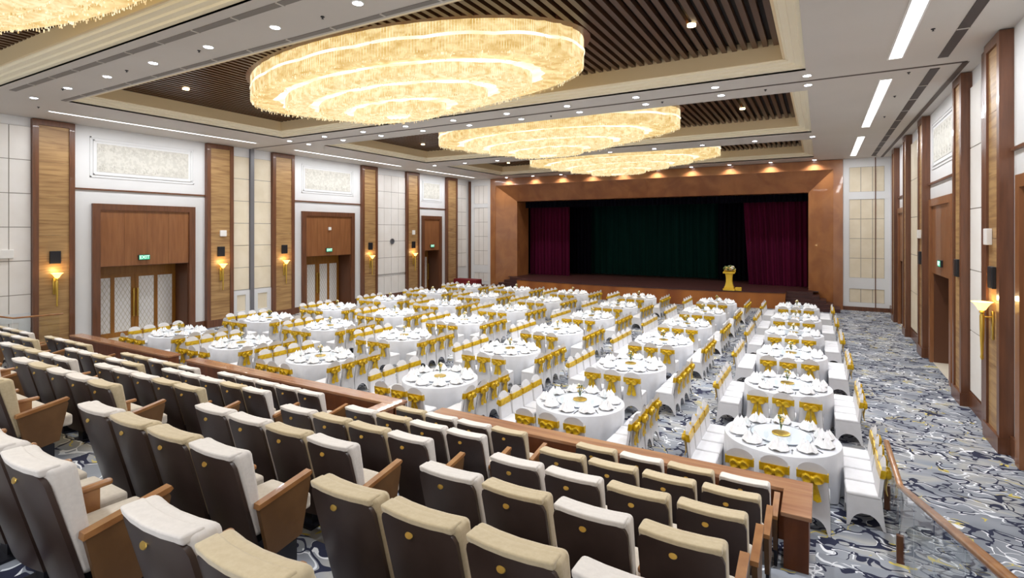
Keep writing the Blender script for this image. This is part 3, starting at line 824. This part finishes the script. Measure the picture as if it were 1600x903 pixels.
# parapets
def parapet(label, runs, ztop=1.05):
    t = thing('parapet', label, 'parapet', (0,0,0))
    b = MB()
    for x0, x1, y0, y1 in runs: b.bbox(x0, x1, y0, y1, ztop-.05, ztop, .008, 2)
    b.build('cap', CAPWOOD, t)
    b = MB()
    for x0, x1, y0, y1 in runs: b.box(x0+.03, x1-.03, y0+.03, y1-.03, .02, ztop-.05)
    b.build('panel', PARWOOD, t)
    return t
parapet('brown wooden parapet in front of the right seating blocks, corner post at right', [(-5.66,-.08,7.11,7.42),(-.38,-.08,6.5,7.11)])
parapet('brown wooden parapet before middle-left seats, turning back beside the gangway', [(-13.0,-6.44,7.11,7.42),(-6.75,-6.44,6.25,7.11)])
parapet('brown wooden parapet at far left below the nearest double door', [(-19.0,-13.74,7.11,7.42)])

# handrails
t = thing('glass_handrail', 'wooden handrail on glass panels along the right steps', 'handrail', (0,0,0))
b = MB(); hx = .85
b.bar((hx,9.75,.95),(hx,8.08,.95),.07,.05); b.bar((hx,8.12,.95),(hx,1.2,3.05),.07,.05); b.build('rail', ARMWOOD, t, True)
pts = [(9.7,8.12,.92,.92,.0,.0)]
y = 8.1
while y > 1.6:
    y2 = y-1.15; zt = lambda yy: .93+(8.12-yy)*.3035
    pts.append((y, y2, zt(y), zt(y2), zt(y)-.85, zt(y2)-.85)); y = y2
for (ya, yb, za, zb2, ba, bb) in pts:
    b = MB(); b.prism([(ya-.02,ba+.02),(ya-.02,za-.03),(yb+.02,zb2-.03),(yb+.02,bb+.02)], hx-.006, hx+.006, 'x'); b.build('glass_panel', GLASS, t)
for yy, zb_ in ((9.6,0),(8.1,0),(4.6,1.1)):
    b = MB(); b.box(hx-.04, hx+.04, yy-.03, yy+.03, zb_*.5, zb_+.35); b.build('post', DKWOOD, t)
t = thing('glass_handrail', 'wooden handrail on glass panel before the left wall', 'handrail', (0,0,0))
b = MB(); b.bar((-21,7.7,1.44),(-21,6.45,1.47),.07,.05); b.bar((-21,6.47,1.47),(-21,3.0,2.5),.07,.05); b.build('rail', ARMWOOD, t, True)
b = MB(); b.prism([(7.6,.5),(7.6,1.4),(6.47,1.43),(6.47,.6)], -21.006, -20.994, 'x'); b.build('glass_panel', GLASS, t)
b = MB(); b.prism([(6.45,.6),(6.45,1.42),(3.2,2.35),(3.2,1.5)], -21.006, -20.994, 'x'); b.build('glass_panel', GLASS, t)

# ------------------------------------------------------------------ theatre seats
RECL = .27
def lean(x, y, z, w=.25, bulge=.03, ztop=.98):
    return (x, y + (ztop-z)*RECL - bulge*(1-(x/w)**2), z)
def make_seat(fab, nm):
    t = thing('theatre_seat', 'x', 'theatre seat', (0,0,0))
    w = .252
    # shell: dark plate with rounded top corners
    pts = [(-w+.03,.24),(w-.03,.24),(w-.005,.5),(w,.86)]
    for i in range(5):
        a = i/4*PI/2; pts.append((w-.06+.06*math.cos(a), .86+.06*math.sin(a)))
    pts += [(x*-1, z) for x, z in reversed(pts[3:])] + [(-w+.005,.5)]
    outl = []
    # densify horizontally by strips for the curvature
    nx = 8; b = MB(); vs = []; fs = []
    def top(x):
        e = w-abs(x)
        return .955 if e > .06 else .895+math.sqrt(max(0,.06**2-(.06-e)**2))
    xs = [-w, -w+.012, -w+.03, -w+.06, -.12, -.06, 0, .06, .12, w-.06, w-.03, w-.012, w]
    for d in (0, .025):
        for x in xs:
            for z in (.18, .45, .7, top(x)):
                xx = x*(1-.08*max(0,.5-z))
                vs.append(lean(xx, d, z, w))
    n = len(xs); o = n*4
    for i in range(n-1):
        for j in range(3):
            a = i*4+j; fs.append((a, a+4, a+5, a+1)); fs.append((o+a, o+a+1, o+a+5, o+a+4))
        fs.append((i*4+3, (i+1)*4+3, o+(i+1)*4+3, o+i*4+3)); fs.append((i*4, o+i*4, o+(i+1)*4, (i+1)*4))
    for j in range(3):
        fs.append((j, j+1, o+j+1, o+j)); a = (n-1)*4+j; fs.append((a, o+a, o+a+1, a+1))
    b.add(vs, fs); b.build('back_shell', SHELL, t, True)
    # upholstery that wraps over the top
    b = MB()
    def fc(x, y, z):
        f_ = 1-.42*min(1, max(0,(.93-z)/.5))   # thinner towards the seat
        return lean(x*(1-.04*max(0,.6-z)), .022+(y-.022)*f_, z, w)
    b.bbox(-w-.002, w+.002, .02, .165, .36, .985, .04, 4, fn=fc, cuts=3)
    b.bbox(-w+.012, w-.012, .0, .1, .945, .99, .02, 3, fn=fc, cuts=3)
    b.build('back_cushion', fab, t, True)
    b = MB(); b.bbox(-.235, .235, .19, .67, .35, .47, .045, 3, fn=lambda x,y,z: (x, y, z+(.035*(1-(x/.235)**2)*(1-((y-.43)/.24)**2) if z > .41 else 0)), cuts=4); b.build('seat_cushion', FSIDE, t, True)
    b = MB(); b.lathe([(.001,.0),(.85,.0),(1,.003),(.9,.007),(.001,.008)], 16, Matrix.Translation(lean(-.03,-.003,.88)) @ Matrix.Rotation(PI/2-RECL, 4, 'X'), sx=.026, sy=.018)
    b.build('number_plate', BRASS, t, True)
    b = MB(); b.bbox(-.2,.2,.2,.6,.27,.36,.02,1); b.box(-.06,.06,.28,.42,0,.28); b.box(-.12,.12,.22,.48,0,.02); b.build('pedestal', STEEL, t)
    b = MB(); b.bbox(-.3075,-.2575,.2,.55,.58,.62,.015,2, fn=lambda x,y,z: (x, y, z-.03*max(0,.3-y))); b.box(-.295,-.27,.24,.48,.28,.59); b.build('armrest', ARMWOOD, t, True)
    return t
def end_panel(t, x):
    b = MB(); b.prism([(.17,.585),(.585,.66),(.6,.62),(.52,.24),(.25,.2)], x-.02, x+.02, 'x'); p = b.build('end_panel', ENDWOOD, t)
    b = MB(); b.prism([(.16,.575),(.59,.65),(.61,.665),(.6,.685),(.165,.61)], x-.03, x+.03, 'x'); b.build('arm_cap', ARMWOOD, p)
    b = MB(); b.box(x-.015, x+.015, .3, .48, 0, .22); b.build('foot', STEEL, p)
protos = {}
for key, fab in (('L', FLT), ('T', FTN)):
    protos[key] = make_seat(fab, key)
endproto = {}
for key, fab in (('L', FLT), ('T', FTN)):
    p = make_seat(fab, key); end_panel(p, .29); endproto[key] = p
used = set()
def fill(s, n): return (s+'LTLLTLTL')[:n]
BL = [ # name, left corner x of first seat, pitch, n, y of row 0, rows, colours, drop of top measure
 ('right block', -2.67, .567, 4, 6.22, 1.008, ['TLTL','TTTT','LLTT','LTLT','TTTL','LTLT']),
 ('second block from right', -5.6, .568, 4, 6.17, 1.005, ['TLLT','LTLL','LTTL','LLTL','LTTL','TTLL']),
 ('third block from right', -9.9, .567, 5, 6.0, .99, ['LLLLL','LLLTL','LLLTT','LTLLT','LTTLT']),
 ('fourth block from right', -13.32, .57, 5, 5.9, 1.0, ['TTLTL','LLTLT','LTTLL','TLLTL']),
 ('fifth block from right', -17.1, .567, 4, 5.87, 1.0, ['TLTT','LTLT','TLLT','LTLT']),
 ('leftmost block', -20.72, .567, 5, 5.8, 1.0, ['LTLTL','LLTLL','TLTLT'])]
RO = ['front row','second row','third row','fourth row','fifth row','sixth row']
for name, x0, p, n, y0, stp, rws in BL:
    for r, cols_ in enumerate(rws):
        yy = y0-stp*r
        for i in range(n):
            c = cols_[i]; x = x0+p*i+.25
            q = proj(x, yy, tz(r)+.98)
            q2 = proj(x+.3, yy+.6, tz(r)+.5)
            vis = any(s and -5 < s[0] < 1605 and s[1] < 925 for s in (q, q2, proj(x+.3,yy,tz(r)+.98)))
            if not vis: continue
            color = 'tan-topped' if c == 'T' else 'pale-topped'
            if n == 4: w_ = ['leftmost seat','second seat from left','third seat from left','aisle-end seat at right'][i]
            else: w_ = ['leftmost seat','second seat from left','middle seat','fourth seat from left','aisle-end seat at right'][i]
            lab = '%s theatre seat, %s, %s, %s' % (color, w_, RO[r], name)
            src = (endproto if i == n-1 else protos)[c]
            dup(src, (x, yy, tz(r)), 0, lab, 'brown-backed theatre seats')
for d_ in (protos, endproto):
    for p in d_.values():
        for c in kids(p):
            for g in kids(c): bpy.data.objects.remove(g)
            bpy.data.objects.remove(c)
        bpy.data.objects.remove(p)

# ------------------------------------------------------------------ banquet tables and chairs
def make_cloth():
    b = MB(); pr = [(.3,.762),(.7,.762),(.835,.761),(.85,.755),(.855,.735),(.855,.6),(.85,.4),(.848,.2),(.846,.015)]
    def rf(r, z, a, kk):
        t_ = max(0, (.74-z)/.74)
        return r*(1+t_*(.04*math.cos(15*a)+.016*math.cos(7*a+.6)+.014*math.cos(26*a)))
    b.lathe(pr, 120, rfn=rf, cap0=True, cap1=False); return b
tb0 = thing('banquet_table', 'x', 'table', (0,0,0))
make_cloth().build('tablecloth', CLOTH, tb0, True)
b = MB(); b.lathe([(.7,.72),(.83,.72),(.83,.752),(.7,.752)], 40); b.lathe([(.04,.03),(.04,.72)], 10); b.lathe([(.35,0),(.35,.03)], 20); b.build('table_frame', STEEL, tb0)
ls0 = thing('lazy_susan', 'x', 'lazy susan', (0,0,0))
b = MB(); b.lathe([(.02,.782),(.445,.782),(.45,.786),(.445,.792),(.02,.792)], 48); b.build('glass_disc', LSUS, ls0, True)
b = MB(); b.lathe([(.45,.781),(.456,.786),(.45,.793)], 48, cap0=False, cap1=False); b.lathe([(.12,.765),(.12,.782)], 20); b.build('rim', GREYRIM, ls0)
cp0 = thing('centrepiece', 'x', 'centrepiece', (0,0,0))
b = MB(); b.lathe([(.12,.793),(.135,.797),(.135,.812),(.125,.815),(.02,.812)], 28); b.build('gold_tray', GOLDM, cp0, True)
b = MB(); b.lathe([(.03,.818),(.045,.83),(.05,.87),(.028,.93),(.04,.96)], 14); b.build('vase', GLASS, cp0, True)
b = MB(); random.seed(5)
for i in range(12):
    a = random.uniform(0, 2*PI); b.mi = 2; r_ = random.uniform(.02,.08); z_ = random.uniform(.95,1.08)
    p, q = Vector((0,0,.86)), Vector((r_*math.cos(a), r_*math.sin(a), z_)); b.bar(p, q, .006, .006)
    b.mi = random.choice((0,1,1,2)); s = random.uniform(.018,.032)
    b.lathe([(.02*s,-.9*s),(.8*s,-.4*s),(s,.1*s),(.6*s,.7*s),(.05*s,.8*s)], 7, Matrix.Translation(q))
b.build('flowers', [FLOWW, FLOWY, LEAFG], cp0, True)

def make_chair():
    t = thing('banquet_chair', 'x', 'chair', (0,0,0))
    b = MB()
    def arch(u, h=.2, foot=.07):
        e = 1-abs(u)
        if e < foot*2: return 0
        v = (e-foot*2)/(1-foot*2)
        return h*(1-(1-v)**2.4)**.6
    def panel(p0, p1, f0, f1, ztop, n=14, h=.2, out=None, topfn=None, ytopf=None):
        """vertical panel from p0 to p1 (x,y at top), f0,f1 at floor"""
        vs = []; fs = []; lv = [0,.12,.4,1]
        for i in range(n+1):
            u = i/n; zl = arch(2*u-1, h); zt = ztop if topfn is None else topfn(2*u-1)
            for s in lv:
                z = zl+(zt-zl)*s; k_ = min(1, z/.46); e_ = (1-k_)**1.5
                x = (p0[0]+(p1[0]-p0[0])*u)*(1-e_)+(f0[0]+(f1[0]-f0[0])*u)*e_
                y = (p0[1]+(p1[1]-p0[1])*u)*(1-e_)+(f0[1]+(f1[1]-f0[1])*u)*e_
                if ytopf and z > .46: y = ytopf(y, z); x *= tp_(z)
                vs.append((x, y, z))
        m_ = len(lv)
        for i in range(n):
            for j in range(m_-1): fs.append((i*m_+j, (i+1)*m_+j, (i+1)*m_+j+1, i*m_+j+1))
        b.add(vs, fs)
    W = .205; Fw = .215; yb_, yf = -.2, .2; fb, ff = -.25, .21
    ly = lambda y, z: y-.12*(z-.46)
    tp_ = lambda z: 1-.19*max(0, z-.46)/.49
    topf = lambda u: .955-.075*abs(u)**2.6-.0
    # back: outer and inner faces up to the top
    panel((-W,yb_),(W,yb_),(-Fw,fb),(Fw,fb), .9, topfn=topf, ytopf=ly, n=16)
    # inner face of the backrest
    vs = []; fs = []; n = 16
    for i in range(n+1):
        u = 2*i/n-1
        for z in (.46,.6,.78, topf(u)): vs.append((W*u*tp_(z), ly(yb_, z)+.045*(1 if z < topf(u)-.001 else .0)+(0 if z<topf(u)-.001 else .0), z))
    for i in range(n):
        for j in range(3): fs.append((i*4+j, i*4+j+1, (i+1)*4+j+1, (i+1)*4+j))
    b.add(vs, fs)
    for sx in (-1,1):
        b.add([(W*sx*tp_(z), ly(yb_,z)+d, z) for z in (.46,.6,.78,.88) for d in (0,.045)], [(0,1,3,2),(2,3,5,4),(4,5,7,6)])
    panel((-W,yf),(W,yf),(-Fw,ff),(Fw,ff), .45)
    panel((-W,yb_),(-W,yf),(-Fw,fb),(-Fw,ff), .45); panel((W,yb_),(W,yf),(Fw,fb),(Fw,ff), .45)
    b.bbox(-W-.004, W+.004, yb_, yf+.012, .41, .475, .028, 3)
    b.build('cover', SPANDEX, t, True)
    # sash band round the back
    b = MB(); z0, z1 = .715, .825
    for zz0, zz1 in ((z0, z1),):
        o = .008; ya0, ya1 = ly(yb_,zz0)-o, ly(yb_,zz1)-o; yb0, yb1 = ly(yb_,zz0)+.045+o, ly(yb_,zz1)+.045+o
        ws = W*tp_(zz0)+o
        b.add([(-ws,ya0,zz0),(ws,ya0,zz0),(ws,yb0,zz0),(-ws,yb0,zz0),(-ws,ya1,zz1),(ws,ya1,zz1),(ws,yb1,zz1),(-ws,yb1,zz1)], [(0,1,5,4),(1,2,6,5),(2,3,7,6),(3,0,4,7),(0,3,2,1),(4,5,6,7)])
    b.build('sash', SATIN, t)
    b = MB(); yk = ly(yb_, .77)-.02
    for sx in (-1,1):   # loops
        vs = []; fs = []; n = 14
        for i in range(n):
            a = 2*PI*i/n; pu = 1+.12*math.sin(3*a+sx)
            for d, s_ in ((.012,.75),(-.03,1.05),(-.065,.8),(-.05,.3)):
                r0 = .062*s_*pu
                vs.append((sx*(.066+r0*1.1*math.cos(a)), yk+d, .752+r0*math.sin(a)-.02*abs(math.cos(a))))
        for i in range(n):
            j = (i+1) % n
            for q in range(3): fs.append((i*4+q, j*4+q, j*4+q+1, i*4+q+1))
        fs.append(tuple(i*4 for i in range(n))); fs.append(tuple(i*4+3 for i in range(n)))
        b.add(vs, fs)
        vs = []; fs = []   # tails, rippled
        for k_ in range(6):
            z = .75-.058*k_; wd = .02+.006*k_; cx_ = sx*(.02+.008*k_); dy = -.012*math.sin(k_*1.3)-.018
            for xx in (cx_-wd, cx_, cx_+wd): vs.append((xx, yk+dy-(.012 if xx == cx_ else 0)+(.75-z)*.12*0, z-(.02 if k_ == 5 and xx == cx_ else 0)))
            for xx in (cx_-wd, cx_, cx_+wd): vs.append((xx, yk+dy+.006, z))
        for k_ in range(5):
            o = k_*6
            for q in (0,1): fs.append((o+q,o+q+1,o+q+7,o+q+6)); fs.append((o+3+q,o+9+q,o+10+q,o+4+q))
            fs.append((o,o+6,o+9,o+3)); fs.append((o+2,o+5,o+11,o+8))
        b.add(vs, fs)
    b.bbox(-.026,.026,yk-.07,yk,.72,.785,.014,2)
    b.build('bow', SATIN, t, True)
    return t
chp = make_chair()

# place settings
b = MB(); b.lathe([(.02,.764),(.085,.766),(.142,.78),(.147,.783),(.137,.779),(.075,.77),(.01,.769)], 20); plate0 = b.build('plate', CHINA, None, True)
b = MB()   # folded napkin: crown of peaks spreading over the plate
random.seed(11)
for i in range(7):
    a = 2*PI*i/7; r1 = .145; r2 = .05
    h_ = .09+.07*random.random()
    c0 = (r1*math.cos(a-.5), r1*math.sin(a-.5), .784); c1 = (r1*math.cos(a+.5), r1*math.sin(a+.5), .784)
    tp = (r2*1.5*math.cos(a), r2*1.5*math.sin(a), .79+h_); o_2 = (.155*math.cos(a), .155*math.sin(a), .795+.02*(i%2))
    b.add([c0, o_2, c1, tp, (0,0,.80)], [(0,1,3),(1,2,3),(2,4,3),(4,0,3)])
nap0 = b.build('napkin', NAPKIN)
b = MB(); b.lathe([(.03,.764),(.03,.767),(.005,.772),(.005,.84),(.03,.87),(.034,.91),(.028,.95)], 12, cap1=False); glass0 = b.build('wine_glass', GLASS, None, True)
b = MB(); b.box(-.004,.0,-.1,.1,.764,.77); b.box(.006,.01,-.1,.1,.764,.77); b.box(-.012,.02,.05,.07,.762,.766); chop0 = b.build('chopsticks', CHOP)

COLX = [(-.56,-.02),(-4.08,-.006),(-7.5,-.022),(-11.45,0),(-14.85,0),(-18.15,0)]
CN = ['rightmost column','second column from right','third column from right','fourth column from right','fifth column from right','leftmost column']
RN = ['front row','second row','third row','fourth row','fifth row','stage-side row']
chairs = []; plates = []; tabs = []
for ci, (xc, dx) in enumerate(COLX):
    for ri in range(6):
        Y = 9.75+3.3*ri+(.1 if ri == 5 else 0)
        X = xc+dx*(Y-9.75)
        rnd = random.Random(ci*10+ri)
        tabs.append((X, Y, ci, ri))
        pre = '%s, %s' % (RN[ri], CN[ci])
        for i in range(3):
            chairs.append((X+(i-1)*.465, Y-1.17+rnd.uniform(-.02,.02), rnd.uniform(-.05,.05), ['left','middle','right'][i]+' one backing the seats, table in '+pre))
        for s in (-1, 1):
            for i in range(4):
                yy = Y-.72+i*.455
                chairs.append((X+s*1.075, yy, (PI/2 if s > 0 else -PI/2)+rnd.uniform(-.05,.05), '%s on %s side, table in %s' % (['nearest','second','third','farthest'][i], 'right' if s > 0 else 'left', pre)))
        for i in range(10):
            a = 2*PI*(i+.5)/10+rnd.uniform(-.03,.03)
            plates.append((X+.63*math.cos(a), Y+.63*math.sin(a), a, i, ci, ri, X, Y, pre))
for (X, Y, ci, ri) in tabs:
    pre = '%s, %s' % (RN[ri], CN[ci])
    dup(tb0, (X,Y,0), 0, 'round table under white pleated cloth, %s' % pre, 'white round banquet tables')
    dup(ls0, (X,Y,0), 0, 'pale glass turntable on banquet table, %s' % pre, 'glass turntables')
    dup(cp0, (X,Y,0), random.uniform(0,6), 'gold tray with small flowers, table in %s' % pre, 'flower centrepieces')
def depth(x, y): return -x*math.sin(YAW)+y*math.cos(YAW)
chairs.sort(key=lambda c: depth(c[0], c[1]))
for (x, y, rz, l) in chairs[:300]:
    dup(chp, (x,y,0), rz, 'gold-sashed chair, '+l, 'white covered banquet chairs')
def stuff_from(name, parts, places, label, cat):
    """parts: list of (mesh object); places: list of (matrix)"""
    mats = []; b = MB()
    for o in parts:
        m_ = o.data.materials[0] if len(o.data.materials) else None
        if m_ not in mats: mats.append(m_)
    for M in places:
        for o in parts:
            b.mi = mats.index(o.data.materials[0])
            b.add([v.co[:] for v in o.data.vertices], [tuple(p.vertices) for p in o.data.polygons], M)
    ob = b.build(name, mats, None, True); return tag(ob, label, cat, kind='stuff')
rest = chairs[300:]
stuff_from('distant_banquet_chairs', kids(chp), [Matrix.Translation((x,y,0)) @ Matrix.Rotation(rz,4,'Z') for x,y,rz,l in rest], 'farthest white covered chairs with gold sashes near the stage', 'chairs')
plates.sort(key=lambda c: depth(c[0], c[1]))
def sett(src, name, cat, r, grp, desc, off=0, lim=300):
    for q, (x, y, a, i, ci, ri, X, Y, pre) in enumerate(plates[:lim]):
        o = src.copy(); col.objects.link(o)
        o.location = (X+r*math.cos(a+off), Y+r*math.sin(a+off), 0); o.rotation_euler = (0,0,a+PI/2)
        ang = math.degrees(a) % 360
        side = ['right','far right','far','far left','left','left','near left','near','near right','right'][int(ang//36) % 10]
        tag(o, '%s at %s place, table in %s' % (desc, ['right-hand back','back right','back centre','back left','left-hand back','left-hand front','front left','front centre','front right','right-hand front'][i], pre), cat, grp)
    P = [Matrix.Translation((X+r*math.cos(a+off), Y+r*math.sin(a+off), 0)) @ Matrix.Rotation(a+PI/2,4,'Z') for (x,y,a,i,ci,ri,X,Y,pre) in plates[300:]]
    if lim == 300 and P: stuff_from('distant_'+name+'s', [src], P, 'farthest '+desc+'s on tables near the stage', cat+'s')
sett(plate0, 'plate', 'plate', .64, 'dinner plates', 'white plate')
sett(nap0, 'napkin', 'napkin', .64, 'folded napkins', 'folded white napkin')
sett(glass0, 'wine_glass', 'glass', .5, 'wine glasses', 'stemmed glass', .27)
sett(chop0, 'chopstick', 'chopsticks', .66, 'chopsticks', 'dark chopsticks', .27, 120)
for p in (plate0, nap0, glass0, chop0): bpy.data.objects.remove(p)
for p in (tb0, ls0, cp0, chp):
    for c in kids(p): bpy.data.objects.remove(c)
    bpy.data.objects.remove(p)

# ------------------------------------------------------------------ light and view
w = bpy.data.worlds.new('world'); sc.world = w; w.use_nodes = True
bg = w.node_tree.nodes['Background']; bg.inputs['Color'].default_value = (.98,.98,1,1); bg.inputs['Strength'].default_value = 1.2
sc.view_settings.view_transform = 'Standard'; sc.view_settings.look = 'None'; sc.view_settings.gamma = 1
sc.view_settings.use_curve_mapping = False; sc.view_settings.exposure = 0.12
sc.cycles.max_bounces = 7; sc.cycles.diffuse_bounces = 5; sc.cycles.transparent_max_bounces = 12; sc.cycles.use_denoising = True
sc.cycles.sample_clamp_indirect = 6; sc.cycles.caustics_reflective = False; sc.cycles.caustics_refractive = False
